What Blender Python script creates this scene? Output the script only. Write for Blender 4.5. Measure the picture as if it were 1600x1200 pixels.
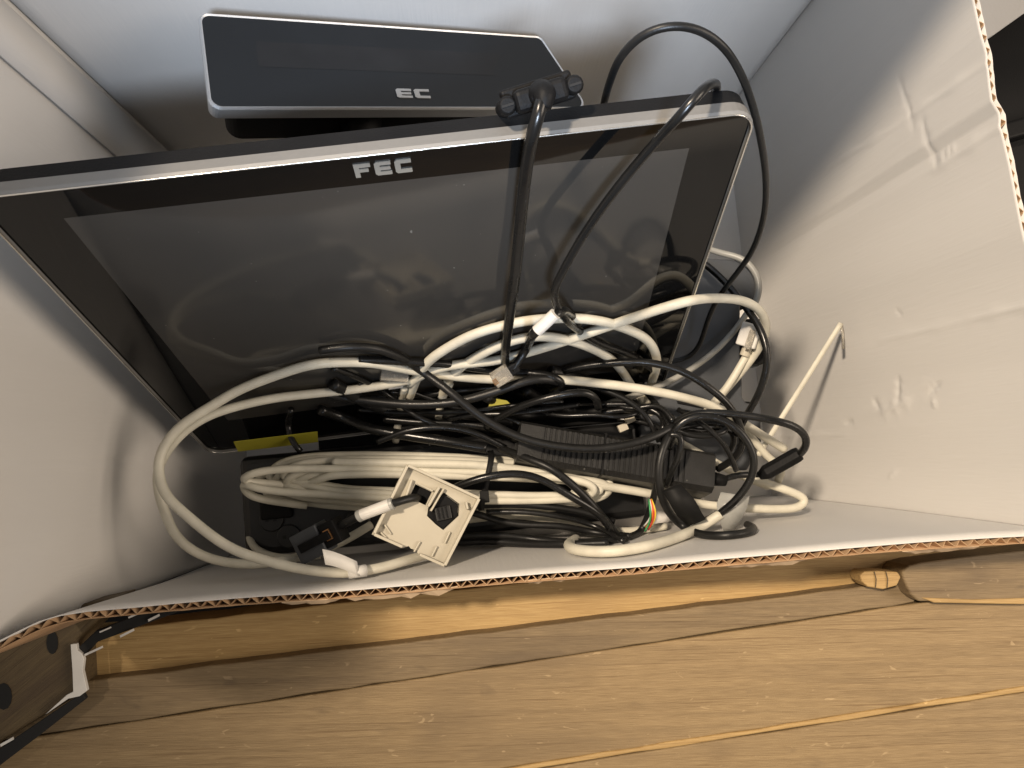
import bpy, bmesh, math, random
from mathutils import Vector as V, Matrix
random.seed(7)
for o in list(bpy.data.objects): bpy.data.objects.remove(o)
S = bpy.context.scene
COL = S.collection

# ------------------------------------------------------------------ camera
FPX = 1186.0                                   # focal length in pixels of a 1600 px wide frame
CAMP = V((0, 0, .6))
def ray(px, py): return V(((px-800)/FPX, (py-600)/FPX, 1))
dn = ray(718, 704).normalized()
_n = ray(320, 890).cross(ray(1310, 788))
AX = dn.cross(_n).normalized()
if AX.x < 0: AX = -AX
AZ = -dn
AY = AZ.cross(AX)
def towld(c): return V((AX.dot(c), AY.dot(c), AZ.dot(c)))
cam = bpy.data.cameras.new('camera'); co = bpy.data.objects.new('camera', cam); COL.objects.link(co)
r_, u_, b_ = towld(V((1,0,0))), towld(V((0,-1,0))), towld(V((0,0,-1)))
co.matrix_world = Matrix(((r_.x,u_.x,b_.x,CAMP.x),(r_.y,u_.y,b_.y,CAMP.y),(r_.z,u_.z,b_.z,CAMP.z),(0,0,0,1)))
cam.sensor_width = 36; cam.lens = FPX/1600*36; cam.clip_start = .01; cam.clip_end = 50
S.camera = co
def at(px, py, z=None, x=None, y=None):
    d = towld(ray(px, py))
    if z is not None: t = (z-CAMP.z)/d.z
    elif x is not None: t = (x-CAMP.x)/d.x
    else: t = (y-CAMP.y)/d.y
    return CAMP + d*t

# ------------------------------------------------------------------ light
W = bpy.data.worlds.new('World'); S.world = W; W.use_nodes = True
bg = W.node_tree.nodes['Background']; bg.inputs[0].default_value = (1, .94, .88, 1); bg.inputs[1].default_value = .20
def lamp(name, kind, loc, target, energy, color, size=.1, **k):
    l = bpy.data.lights.new(name, kind); l.energy = energy; l.color = color
    if kind == 'AREA': l.shape = 'DISK'; l.size = size
    else: l.shadow_soft_size = size
    for a, b in k.items(): setattr(l, a, b)
    o = bpy.data.objects.new(name, l); COL.objects.link(o); o.location = loc
    o.rotation_euler = (V(target)-V(loc)).to_track_quat('-Z', 'Y').to_euler()
    return o
lamp('warm_ceiling_spot', 'SPOT', (-1.2, .85, 3.0), (.30, -.04, 0), 650, (1, .83, .64), .12, spot_size=math.radians(17.5), spot_blend=1.0)
lamp('warm_room_lamp', 'AREA', (1.6, -.1, 1.3), (-.15, .05, .1), 22, (1, .84, .68), 1.1)
lamp('cool_lamp', 'SPOT', (-.02, -.62, 1.40), (.04, .36, .16), 120, (.70, .82, 1), .10, spot_size=math.radians(24), spot_blend=.9)
S.view_settings.view_transform = 'Standard'; S.view_settings.look = 'None'
S.view_settings.exposure = 0; S.view_settings.gamma = 1
S.render.engine = 'CYCLES'

# ------------------------------------------------------------------ materials
MAT = {}
def mat(name, col, rough=.5, metal=0, var=0, scale=30, bump=0, bscale=200, coat=0, spec=.5, col2=None, stretch=None, trans=0):
    m = bpy.data.materials.new(name); m.use_nodes = True; MAT[name] = m
    nt = m.node_tree; b = nt.nodes['Principled BSDF']
    b.inputs['Base Color'].default_value = (*col, 1); b.inputs['Roughness'].default_value = rough
    b.inputs['Metallic'].default_value = metal; b.inputs['Coat Weight'].default_value = coat
    b.inputs['Specular IOR Level'].default_value = spec
    if trans: b.inputs['Transmission Weight'].default_value = trans
    tc = nt.nodes.new('ShaderNodeTexCoord'); mp = nt.nodes.new('ShaderNodeMapping')
    nt.links.new(tc.outputs['Object'], mp.inputs[0])
    if stretch: mp.inputs['Scale'].default_value = stretch
    if var or col2:
        n = nt.nodes.new('ShaderNodeTexNoise'); n.inputs['Scale'].default_value = scale; n.inputs['Detail'].default_value = 5
        nt.links.new(mp.outputs[0], n.inputs[0])
        r = nt.nodes.new('ShaderNodeValToRGB'); nt.links.new(n.outputs[0], r.inputs[0])
        r.color_ramp.elements[0].position = .3; r.color_ramp.elements[1].position = .7
        c2 = col2 or tuple(c*(1-var) for c in col)
        r.color_ramp.elements[0].color = (*c2, 1); r.color_ramp.elements[1].color = (*col, 1)
        nt.links.new(r.outputs[0], b.inputs['Base Color'])
        mr = nt.nodes.new('ShaderNodeMapRange'); mr.inputs[3].default_value = max(.02, rough-.07); mr.inputs[4].default_value = min(1, rough+.1)
        nt.links.new(n.outputs[0], mr.inputs[0]); nt.links.new(mr.outputs[0], b.inputs['Roughness'])
    if bump:
        n2 = nt.nodes.new('ShaderNodeTexNoise'); n2.inputs['Scale'].default_value = bscale; n2.inputs['Detail'].default_value = 3
        nt.links.new(mp.outputs[0], n2.inputs[0])
        bp = nt.nodes.new('ShaderNodeBump'); bp.inputs['Strength'].default_value = bump; bp.inputs['Distance'].default_value = .001
        nt.links.new(n2.outputs[0], bp.inputs['Height']); nt.links.new(bp.outputs[0], b.inputs['Normal'])
    return m
mat('liner_white', (.69, .67, .64), .60, var=.07, scale=14, bump=.15, bscale=420, stretch=(1, 1, .07))
mat('liner_brown', (.42, .26, .14), .8, var=.25, scale=60, bump=.3, bscale=600)
mat('torn', (.62, .46, .30), .85, var=.2, scale=90)
mat('flute', (.46, .30, .17), .8, var=.2, scale=90)
mat('black_plastic', (.007, .007, .0075), .55, spec=.16, var=.3, scale=40, bump=.15, bscale=900)
mat('black_cable', (.008, .008, .008), .26, var=.3, scale=60, bump=.12, bscale=260, spec=.45)
mat('black_cable_matte', (.010, .010, .010), .40, spec=.35, var=.3, scale=60, bump=.15, bscale=300)
mat('white_cable', (.63, .60, .50), .48, var=.20, scale=70, bump=.10, bscale=220)
mat('grey_cable', (.30, .295, .27), .35, var=.12, scale=45)
mat('white_plastic', (.50, .46, .37), .42, var=.10, scale=25, bump=.15, bscale=120)
mat('clear_plastic', (.74, .70, .62), .10, spec=.6, trans=.7, var=.2, scale=200)
mat('silver', (.19, .185, .175), .55, metal=.3, var=.06, scale=500, bump=.05, bscale=2500)
mat('silver_edge', (.78, .76, .72), .22, metal=.9)
mat('cool_silver', (.60, .61, .62), .40, metal=.6, var=.05, scale=400)
mat('glass_black', (.005, .005, .005), .035, spec=.36)
mat('display_film', (.044, .041, .037), .05, spec=.42, var=.08, scale=14)
mat('vfd_face', (.010, .0115, .0135), .32, spec=.35, var=.2, scale=20)
mat('vfd_window', (.014, .014, .015), .34, spec=.35, var=.3, scale=40)
mat('grey_device', (.055, .060, .068), .48, var=.08, scale=30, bump=.15, bscale=1500)
mat('black_gloss', (.010, .010, .0105), .30, var=.3, scale=50, bump=.1, bscale=700)
mat('adapter', (.014, .0138, .0135), .42, var=.15, scale=60, bump=.2, bscale=900)
mat('yellow', (.36, .33, .03), .5, var=.15, scale=60)
mat('tape_grey', (.36, .36, .34), .22, var=.2, scale=80, bump=.35, bscale=120)
mat('tape_black', (.006, .006, .006), .6, spec=.2)
mat('paper_label', (.66, .64, .60), .55, var=.12, scale=120)
mat('dark_ground', (.010, .010, .010), .8, var=.4, scale=12)
mat('white_metal', (.75, .74, .71), .45, var=.15, scale=60)
mat('wire_red', (.55, .05, .03), .4); mat('wire_yellow', (.70, .50, .05), .4); mat('wire_green', (.05, .30, .10), .4)
mat('wire_orange', (.70, .22, .03), .4); mat('copper', (.55, .28, .12), .3, metal=1)
mat('logo_silver', (.33, .31, .27), .38, metal=.4)
mat('logo_grey', (.36, .37, .38), .4)
mat('dust', (.45, .42, .36), .9)

def dust(name, thr):
    nt = MAT[name].node_tree; b = nt.nodes['Principled BSDF']; tc = nt.nodes.new('ShaderNodeTexCoord')
    n = nt.nodes.new('ShaderNodeTexNoise'); n.inputs['Scale'].default_value = 330; n.inputs['Detail'].default_value = 1
    nt.links.new(tc.outputs['Object'], n.inputs[0])
    r = nt.nodes.new('ShaderNodeValToRGB'); r.color_ramp.elements[0].position = thr; r.color_ramp.elements[1].position = thr+.05; nt.links.new(n.outputs[0], r.inputs[0])
    x = nt.nodes.new('ShaderNodeMix'); x.data_type = 'RGBA'; nt.links.new(r.outputs[0], x.inputs[0])
    src = b.inputs['Base Color'].links[0].from_socket if b.inputs['Base Color'].links else None
    if src: nt.links.new(src, x.inputs[6])
    else: x.inputs[6].default_value = b.inputs['Base Color'].default_value
    x.inputs[7].default_value = (.16, .155, .14, 1); nt.links.new(x.outputs[2], b.inputs['Base Color'])
dust('display_film', .80); dust('glass_black', .83); dust('black_cable', .79); dust('black_cable_matte', .78); dust('adapter', .78)
def wood(name, a, b, dark, rot, knots=1.0):
    m = bpy.data.materials.new(name); m.use_nodes = True; MAT[name] = m; nt = m.node_tree; L = nt.links.new
    bs = nt.nodes['Principled BSDF']; bs.inputs['Roughness'].default_value = .62
    tc = nt.nodes.new('ShaderNodeTexCoord'); mp = nt.nodes.new('ShaderNodeMapping')
    mp.inputs['Rotation'].default_value = (0, 0, rot)
    L(tc.outputs['Object'], mp.inputs[0])
    def noise(sc, det, stretch, dist=0):
        k = nt.nodes.new('ShaderNodeMapping'); k.inputs['Scale'].default_value = stretch; L(mp.outputs[0], k.inputs[0])
        n = nt.nodes.new('ShaderNodeTexNoise'); n.inputs['Scale'].default_value = sc; n.inputs['Detail'].default_value = det
        n.inputs['Distortion'].default_value = dist; L(k.outputs[0], n.inputs[0]); return n
    def ramp(src, p0, p1, c0, c1):
        r = nt.nodes.new('ShaderNodeValToRGB'); L(src, r.inputs[0])
        r.color_ramp.elements[0].position = p0; r.color_ramp.elements[1].position = p1
        r.color_ramp.elements[0].color = (*c0, 1); r.color_ramp.elements[1].color = (*c1, 1); return r
    def mix(f, c1, c2, mode='MIX'):
        x = nt.nodes.new('ShaderNodeMix'); x.data_type = 'RGBA'; x.blend_type = mode
        if hasattr(f, 'links'): L(f, x.inputs[0])
        else: x.inputs[0].default_value = f
        L(c1, x.inputs[6]); L(c2, x.inputs[7]); return x.outputs[2]
    g = noise(15, 9, (.55, 15, 6), .9)
    fine = noise(150, 9, (.45, 20, 8), .3)
    lines = noise(34, 3, (.25, 22, 8), .5)
    blot = noise(9, 4, (1, 2.2, 1), .4)
    spots = noise(26, 3, (1, 2.4, 1), .3)
    base = ramp(g.outputs[0], .30, .72, b, a).outputs[0]
    fr = ramp(fine.outputs[0], .35, .65, tuple(c*.82 for c in a), (1, 1, 1))
    base = mix(.40, base, fr.outputs[0], 'MULTIPLY')
    rln = ramp(lines.outputs[0], .60, .68, (1, 1, 1), (.62, .56, .50)); base = mix(.75, base, rln.outputs[0], 'MULTIPLY')
    rb = ramp(blot.outputs[0], .52, .74, (0, 0, 0), (1, 1, 1)); dk = nt.nodes.new('ShaderNodeRGB'); dk.outputs[0].default_value = (*dark, 1)
    sc = nt.nodes.new('ShaderNodeMath'); sc.operation = 'MULTIPLY'; sc.inputs[1].default_value = .55*knots; L(rb.outputs[0], sc.inputs[0])
    base = mix(sc.outputs[0], base, dk.outputs[0])
    rs = ramp(spots.outputs[0], .66, .74, (0, 0, 0), (1, 1, 1)); sc2 = nt.nodes.new('ShaderNodeMath'); sc2.operation = 'MULTIPLY'; sc2.inputs[1].default_value = .5*knots; L(rs.outputs[0], sc2.inputs[0])
    base = mix(sc2.outputs[0], base, dk.outputs[0])
    L(base, bs.inputs['Base Color'])
    bp = nt.nodes.new('ShaderNodeBump'); bp.inputs['Strength'].default_value = .3; bp.inputs['Distance'].default_value = .001
    sc3 = noise(70, 2, (1, 3, 1), 1.2); rk = ramp(sc3.outputs[0], .69, .75, (0, 0, 0), (1, 1, 1)); m3 = nt.nodes.new('ShaderNodeMath'); m3.operation = 'MULTIPLY'; m3.inputs[1].default_value = .45; L(rk.outputs[0], m3.inputs[0])
    lt_ = nt.nodes.new('ShaderNodeRGB'); lt_.outputs[0].default_value = (min(1, a[0]*1.5), min(1, a[1]*1.55), min(1, a[2]*1.7), 1)
    base = mix(m3.outputs[0], base, lt_.outputs[0]); L(base, bs.inputs['Base Color'])
    L(fine.outputs[0], bp.inputs['Height']); L(bp.outputs[0], bs.inputs['Normal'])
    return m
wood('wood_grey', (.275, .200, .108), (.20, .143, .078), (.09, .063, .038), .09)
wood('wood_wide', (.345, .247, .128), (.262, .184, .094), (.14, .096, .052), .09, .9)
wood('wood_pale_lit', (.52, .36, .155), (.41, .275, .115), (.20, .12, .05), .06, .5)  # pale wood; on the band plank the paleness stands for a lit face
wood('wood_side', (.14, .10, .048), (.10, .068, .034), (.05, .03, .02), -.6, 1.0)

# ------------------------------------------------------------------ helpers
def link(o, parent=None):
    COL.objects.link(o)
    if parent is not None: o.parent = parent; o.matrix_parent_inverse = parent.matrix_world.inverted() if parent.type != 'EMPTY' or True else Matrix()
    return o
def tag(o, label=None, cat=None, group=None, kind=None):
    if label: o['label'] = label
    if cat: o['category'] = cat
    if group: o['group'] = group
    if kind: o['kind'] = kind
    return o
def empty(name, loc, label, cat, group=None):
    o = bpy.data.objects.new(name, None); o.empty_display_size = .01; COL.objects.link(o)
    o.location = loc; o.matrix_world = Matrix.Translation(V(loc)); return tag(o, label, cat, group)
def meshobj(name, vs, fs, m, parent=None, smooth=False, bevel=0, solid=0, sharp=None):
    me = bpy.data.meshes.new(name); me.from_pydata([tuple(v) for v in vs], [], fs)
    if not solid:
        bm = bmesh.new(); bm.from_mesh(me); bmesh.ops.recalc_face_normals(bm, faces=bm.faces); bm.to_mesh(me); bm.free()
    o = bpy.data.objects.new(name, me); me.materials.append(MAT[m])
    if smooth:
        for p in me.polygons: p.use_smooth = True
    if solid:
        md = o.modifiers.new('s', 'SOLIDIFY'); md.thickness = abs(solid); md.offset = 0
    if bevel:
        md = o.modifiers.new('b', 'BEVEL'); md.width = bevel; md.segments = 3; md.limit_method = 'ANGLE'; md.angle_limit = .6
    return link(o, parent)
def crom(P, step=.0025):
    P = [V(p) for p in P]
    Q = [P[0]*2-P[1]] + P + [P[-1]*2-P[-2]]
    out = []
    for i in range(1, len(Q)-2):
        p0, p1, p2, p3 = Q[i-1:i+3]
        n = max(3, int((p2-p1).length/step))
        # centripetal
        t0 = 0; t1 = t0+max(1e-4, (p1-p0).length**.5); t2 = t1+max(1e-4, (p2-p1).length**.5); t3 = t2+max(1e-4, (p3-p2).length**.5)
        for k in range(n):
            t = t1+(t2-t1)*k/n
            A1 = p0*((t1-t)/(t1-t0))+p1*((t-t0)/(t1-t0)); A2 = p1*((t2-t)/(t2-t1))+p2*((t-t1)/(t2-t1)); A3 = p2*((t3-t)/(t3-t2))+p3*((t-t2)/(t3-t2))
            B1 = A1*((t2-t)/(t2-t0))+A2*((t-t0)/(t2-t0)); B2 = A2*((t3-t)/(t3-t1))+A3*((t-t1)/(t3-t1))
            out.append(B1*((t2-t)/(t2-t1))+B2*((t-t1)/(t2-t1)))
    out.append(P[-1])
    return out
def smoothz(pts, it=3):
    for _ in range(it):
        pts = [pts[0]]+[pts[i]*.5+(pts[i-1]+pts[i+1])*.25 for i in range(1, len(pts)-1)]+[pts[-1]]
    return pts
def sweep(pts, rad, seg=12, flat=1.0, up=None):
    vs, fs = [], []
    n = len(pts); T = []
    for i in range(n):
        d = pts[min(i+1, n-1)]-pts[max(i-1, 0)]
        T.append(d.normalized() if d.length > 1e-9 else V((1, 0, 0)))
    N = (V(up) if up else T[0].orthogonal()); N = (N-T[0]*N.dot(T[0])).normalized()
    for i in range(n):
        N = (N-T[i]*N.dot(T[i])).normalized(); B = T[i].cross(N)
        r = rad(i/(n-1)) if callable(rad) else rad
        for k in range(seg):
            a = 2*math.pi*k/seg
            vs.append(pts[i]+N*(math.cos(a)*r*flat)+B*(math.sin(a)*r))
    for i in range(n-1):
        for k in range(seg):
            a = i*seg+k; b = i*seg+(k+1) % seg
            fs.append((a, b, b+seg, a+seg))
    fs.append(tuple(range(seg-1, -1, -1))); fs.append(tuple((n-1)*seg+k for k in range(seg)))
    return vs, fs
def boxv(c, ex, ey, ez):      # oriented box from centre and half-axes
    c = V(c); ex = V(ex); ey = V(ey); ez = V(ez)
    vs = [c+ex*a+ey*b+ez*d for d in (-1, 1) for b in (-1, 1) for a in (-1, 1)]
    return vs, [(0,2,3,1),(4,5,7,6),(0,1,5,4),(2,6,7,3),(0,4,6,2),(1,3,7,5)]
def obox(name, c, ex, ey, ez, m, parent=None, bevel=0):
    v, f = boxv(c, ex, ey, ez); return meshobj(name, v, f, m, parent, bevel=bevel)
def prism(name, poly, ext, m, parent=None, bevel=0):      # polygon of 3D points extruded along ext
    n = len(poly); vs = [V(p) for p in poly]+[V(p)+V(ext) for p in poly]
    fs = [tuple(range(n)), tuple(range(2*n-1, n-1, -1))]+[(i, i+n, (i+1) % n+n, (i+1) % n) for i in range(n)]
    return meshobj(name, vs, fs, m, parent, bevel=bevel)
def ribbon(name, pts, wdir, w, m, parent=None, thick=.0004):
    vs, fs = [], []
    for i, p in enumerate(pts):
        wd = wdir(i/(len(pts)-1)) if callable(wdir) else wdir
        vs += [V(p)-V(wd)*w/2, V(p)+V(wd)*w/2]
        if i: fs.append((2*i-2, 2*i-1, 2*i+1, 2*i))
    return meshobj(name, vs, fs, m, parent, smooth=True, solid=thick)

# ------------------------------------------------------------------ ground and boards outside the box
g = meshobj('ground', [(-3,-3,-.19),(3,-3,-.19),(3,3,-.19),(-3,3,-.19)], [(0,1,2,3)], 'dark_ground'); tag(g, 'dark ground under the boards and box', kind='structure')

# ------------------------------------------------------------------ the cardboard box
FZ = -.135
FL, FR = V((-.1996, -.0716, FZ)), V((.3004, -.0716, FZ)); BR, BL = V((.3004, .318, FZ)), V((-.1996, .252, FZ))
def lerp(a, b, t): return a+(b-a)*t
def poly_at(P, t):            # polyline by parameter 0..1 over keys (t, point)
    if t <= P[0][0]: return P[0][1]
    for (a, p), (b, q) in zip(P, P[1:]):
        if t <= b: return lerp(p, q, (t-a)/(b-a))
    return P[-1][1]
fr_px = [(-70,1034,.200),(0,1002,.190),(30,987,.184),(60,973,.180),(90,964,.176),(135,957,.172),(210,951,.168),(270,945,.163),(360,937,.158),(450,930,.156),(512,926,.157),(625,915,.162),(737,904,.166),(850,894,.173),(1000,884,.180),(1112,874,.186),(1225,866,.191),(1337,857,.195),(1450,848,.198),(1562,841,.200),(1690,834,.203)]
FRIM = [at(a, b, z=c) for a, b, c in fr_px]
x0, x1 = FRIM[0].x, FRIM[-1].x
FKEY = [((p.x-x0)/(x1-x0), p) for p in FRIM]
rr_px = [(1690,834,.203),(1668,700,.208),(1645,560,.212),(1620,450,.214),(1597,360,.215),(1590,327,.215),(1577,260,.215),(1563,200,.215),(1561,177,.215),(1549,157,.215),(1546,133,.215),(1542,83,.215),(1533,50,.215),(1523,0,.215),(1500,-110,.215)]
RRIM = [at(a, b, z=c) for a, b, c in rr_px]
RRIM.append(V((.305, .33, .215)))
y0, y1 = RRIM[0].y, RRIM[-1].y
RKEY = [((p.y-y0)/(y1-y0), p) for p in RRIM]
LTOP = V((-.232, .262, .55)); LFT = FRIM[0]
def segd(p, a, b):
    ab = b-a; t = max(0, min(1, (p-a).dot(ab)/ab.length_squared)); return (p-(a+ab*t)), t
def sm(x): x = max(0, min(1, x)); return x*x*(3-2*x)
# dents given on the right panel in (y, z)
def rp(px, py):
    p = at(px, py, x=.303); return V((p.y, p.z))
CR = [(rp(1290,262), rp(1400,190), .0011, .0022), (rp(1400,190), rp(1545,85), .0013, .0024), (rp(1440,270), rp(1562,182), .0013, .0024),
      (rp(1396,120), rp(1416,205), -.0010, .0022), (rp(1428,185), rp(1446,262), -.0012, .0022), (rp(1355,534), rp(1480,503), .0008, .0022), (rp(1480,503), rp(1610,468), .0013, .0026),
      (rp(1345,625), rp(1352,640), -.0014, .0026), (rp(1380,590), rp(1378,632), -.0014, .0024), (rp(1355,648), rp(1395,628), .0014, .003), (rp(1305,662), rp(1316,660), -.0012, .002),
      (rp(1420,618), rp(1436,600), -.0012, .002), (rp(1425,628), rp(1428,640), .0012, .002), (rp(1215,682), rp(1310,680), .0008, .0025), (rp(1382,485), rp(1390,495), -.0008, .0015),
      (rp(1452,240), rp(1455,256), .0010, .0015), (rp(1460,232), rp(1464,246), .0010, .0015), (rp(1468,228), rp(1472,240), .0009, .0015), (rp(1360,750), rp(1372,738), .0008, .002), (rp(1335,655), rp(1420,600), .0006, .004)]
_c1a, _c1b, _c2a, _c2b = rp(1400,190), rp(1545,85), rp(1440,268), rp(1562,182)
def dent_right(p):
    q = V((p.y, p.z)); d = 0
    for i, (a, b, amp, w) in enumerate(CR):
        e, t = segd(q, a, b); w = w*.85; s = e.length/w
        if s < 5:
            s *= 1+.35*math.sin(t*17+i)
            d += amp*.68*math.exp(-abs(s)**1.4)*(.25+.75*math.sin(math.pi*min(1, max(0, t)))**.6)
    return d
def grid_panel(name, bot, top, m, nu, nv, parent, off=0, dent=None, bulge=0, normal=None, kink=True):
    vs, fs = [], []
    for j in range(nv+1):
        v = j/nv
        for i in range(nu+1):
            u = i/nu; p = lerp(bot(u), top(u), v)
            if dent: p = p+normal*-dent(p)
            p = p+normal*(off+bulge*math.sin(math.pi*u)*math.sin(math.pi*min(1, v*1.0)))
            p = p+normal*(.0007*math.sin(u*9.1+v*3.3+off*0)*sm(v*3))
            vs.append(p)
    for j in range(nv):
        for i in range(nu):
            a = j*(nu+1)+i; fs.append((a, a+1, a+nu+2, a+nu+1))
    return meshobj(name, vs, fs, m, parent, smooth=True, solid=.0005)
TH = .0042
box = empty('cardboard_box', (.05, .12, 0), 'open white-lined corrugated cardboard box holding the monitor and cables', 'box')
fb = lambda u: lerp(FL, FR, u); ft = lambda u: poly_at(FKEY, u)
rb = lambda u: lerp(FR, BR, u); rt = lambda u: poly_at(RKEY, u)
bb = lambda u: lerp(BL, BR, u); bt = lambda u: lerp(LTOP, V((.302, .330, .55)), u)  # unseen top edge, raised so its shadow falls on the right panel
lb = lambda u: lerp(FL, BL, u)
LT = [(0, LFT), (.1, lerp(LFT, V((-.262, -.03, .46)), .85)), (.25, V((-.254, .02, .56))), (.6, V((-.242, .15, .56))), (1, LTOP)]  # unseen upper part, height shaped to shade the left cables
lt = lambda u: poly_at(LT, u)
def fluting(name, bot, top, L, parent, normal, v0=.9, pitch=.0074, amp=TH/2):
    n = int(L/pitch*8); vs, fs = [], []
    for i in range(n+1):
        u = i/n; a = lerp(bot(u), top(u), v0); b = lerp(bot(u), top(u), .998)
        wob = 1+.12*math.sin(i*.13); ph = (i/8+.25*math.sin(i*.021)) % 1
        s = (4*abs(ph-.5)-1)
        s = max(-1, min(1, s*1.15))
        o_ = normal*(TH/2+s*(amp-.0004))
        w = normal*(.0007*math.sin(u*9.1+3.3))
        vs += [a+o_+w, b+o_+w+V((0, 0, -.0012-.0008*math.sin(i*.7)))]
        if i: fs.append((2*i-2, 2*i, 2*i+1, 2*i-1))
    return meshobj(name, vs, fs, 'flute', parent, solid=.00035)
def torn(top, amp, seed):
    rnd = random.Random(seed); ks = [rnd.uniform(0, 6.28) for _ in range(6)]
    return lambda u: top(u)+V((0, 0, -.0018+amp*(math.sin(u*37+ks[0])*.5+math.sin(u*91+ks[1])*.3+math.sin(u*173+ks[2])*.25+math.sin(u*311+ks[3])*.2)))
NF, NR, NB, NL = V((0,-1,0)), V((1,0,0)), V((-.13,.99,0)), V((-1,0,0))
fp = grid_panel('front_panel', fb, ft, 'liner_white', 200, 14, box, 0, None, 0, NF)
grid_panel('outer_liner', fb, torn(ft, .0012, 1), 'liner_brown', 260, 10, fp, TH, None, 0, NF)
fluting('fluting', fb, ft, .58, fp, NF, .88)
rpn = grid_panel('right_panel', rb, rt, 'liner_white', 320, 210, box, 0, dent_right, 0, NR)
grid_panel('outer_liner', rb, torn(rt, .0005, 2), 'liner_white', 230, 10, rpn, TH, None, 0, NR)
fluting('fluting', rb, rt, .41, rpn, NR, .9)
bp_ = grid_panel('back_panel', bb, bt, 'liner_white', 60, 30, box, 0, None, 0, NB)
grid_panel('outer_liner', bb, bt, 'liner_brown', 20, 4, bp_, TH, None, 0, NB)
def lp(px, py):
    p = at(px, py, x=-.212); return V((p.y, p.z))
CL = [(lp(0,712), lp(232,719), .0007, .0022), (lp(0,855), lp(120,850), .0005, .003), (lp(215,640), lp(225,760), .0006, .005)]
def dent_left(p):
    q = V((p.y, p.z)); d = 0
    for a, b, amp, w in CL:
        e, t = segd(q, a, b); s = e.length/w
        if s < 4: d -= amp*math.exp(-s*s)
    return d
lpn = grid_panel('left_panel', lb, lt, 'liner_white', 150, 110, box, 0, dent_left, 0, NL)
grid_panel('outer_liner', lb, lt, 'liner_brown', 150, 40, lpn, TH, None, 0, NL)
# glue tab folded round the back left corner onto the left panel
tv, tf = [], []
for j in range(21):
    v = j/20*.8
    ue = .845+.075*v if v > .1 else .845
    for i, (u, o_) in enumerate(((ue, .0032-.0012*v), ((ue+.985)/2, .0026), (.985, .0016))):
        tv.append(lerp(lb(u), lt(u), v)+V((o_, 0, .002)))
    if j:
        for i in range(2): a = (j-1)*3+i; tf.append((a, a+1, a+4, a+3))
meshobj('glue_tab', tv, tf, 'liner_white', box, smooth=True, solid=.0012)
# floor made of two bottom flaps
e = -.0008
q = [FL+V((e,e,0)), FR+V((-e,e,0)), BR+V((-e,-e,0)), BL+V((e,-e,0))]
meshobj('bottom_panel', q, [(0,1,2,3)], 'liner_white', box, solid=.003)
iv, if_ = [], []
for i in range(41):
    x_ = -.135+.335*i/40
    for j in range(9):
        t_ = j/8; iv.append(V((x_, -.0718+(.062+.003*math.sin(i*.4))*t_*(1 if i < 34 else 1-.12*(i-33)), -.0005-.022*t_**3+.0012*math.sin(i*.21+2*t_)*t_)))
    if i:
        for j in range(8): a_ = (i-1)*9+j; if_.append((a_, a_+9, a_+10, a_+1))
meshobj('inner_flap', iv, if_, 'liner_white', box, smooth=True, solid=.003)

# interior test used to keep cables inside the box
def inside(p, r):
    v = min(1, max(0, (p.z-FZ)/(.18-FZ)))
    u = (p.x-x0)/(x1-x0)
    yf = lerp(FL.y, ft(max(0, min(1, u))).y, v)
    if p.y < yf+r*1.1 and p.z < .2: return False
    ub = max(0, min(1, (p.y-FL.y)/.33)); xl = lerp(lb(ub), lt(ub), max(0, min(1, (p.z-FZ)/(lt(ub).z-FZ)))).x
    if p.x < xl+r*1.1: return False
    if p.z < .21 and p.x > .3-r+.004*v: return False
    return p.z >= FZ+r*.95

# ------------------------------------------------------------------ the monitor plane
MW, MH = .345, .2813
MO = V((-.18691, .01458, .01422)); MU = V((.99889, .03630, .03015)).normalized(); MV = V((-.04205, .39501, .91771)); MV = (MV-MU*MV.dot(MU)).normalized()
MN = MU.cross(MV)     # towards the viewer
def mp(a, b, c=0): return MO+MU*a+MV*b+MN*c
def onmon(px, py, off=0):
    d = towld(ray(px, py)); o = MO+MN*off; t = (o-CAMP).dot(MN)/d.dot(MN); return CAMP+d*t
def behind_mon(p, r):
    d = p-MO; a, b, c = d.dot(MU), d.dot(MV), d.dot(MN)
    return -.01 < a < MW+.004 and -.02 < b < MH+.004 and -.08 < c < r*1.05

mon = empty('touch_monitor', mp(MW/2, 0, -.03), 'silver-framed black touchscreen monitor with FEC logo leaning in the box', 'monitor')
def rrect(w, h, r, n=7, x=0, y=0):
    out = []
    for cx, cy, a0 in ((x+w-r, y+r, -90), (x+w-r, y+h-r, 0), (x+r, y+h-r, 90), (x+r, y+r, 180)):
        for k in range(n+1):
            a = math.radians(a0+90*k/n); out.append((cx+r*math.cos(a), cy+r*math.sin(a)))
    return out
def loft(name, loops, m, parent, cap0=False, cap1=False, smooth=False, close=False, F=None):
    F = F or mp
    n = len(loops[0]); vs = [F(*p) for l in loops for p in l]; fs = []
    k = len(loops)
    for i in range(k-(0 if close else 1)):
        for j in range(n):
            a = i*n+j; b = i*n+(j+1) % n; c = ((i+1) % k)*n
            fs.append((a, b, c+(j+1) % n, c+j))
    if cap0: fs.append(tuple(range(n)))
    if cap1: fs.append(tuple((k-1)*n+j for j in range(n)))
    return meshobj(name, vs, fs, m, parent, smooth=smooth)
def rl(ins, c, r): return [(x, y, c) for x, y in rrect(MW-2*ins, MH-2*ins, max(.001, r), x=ins, y=ins)]
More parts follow.
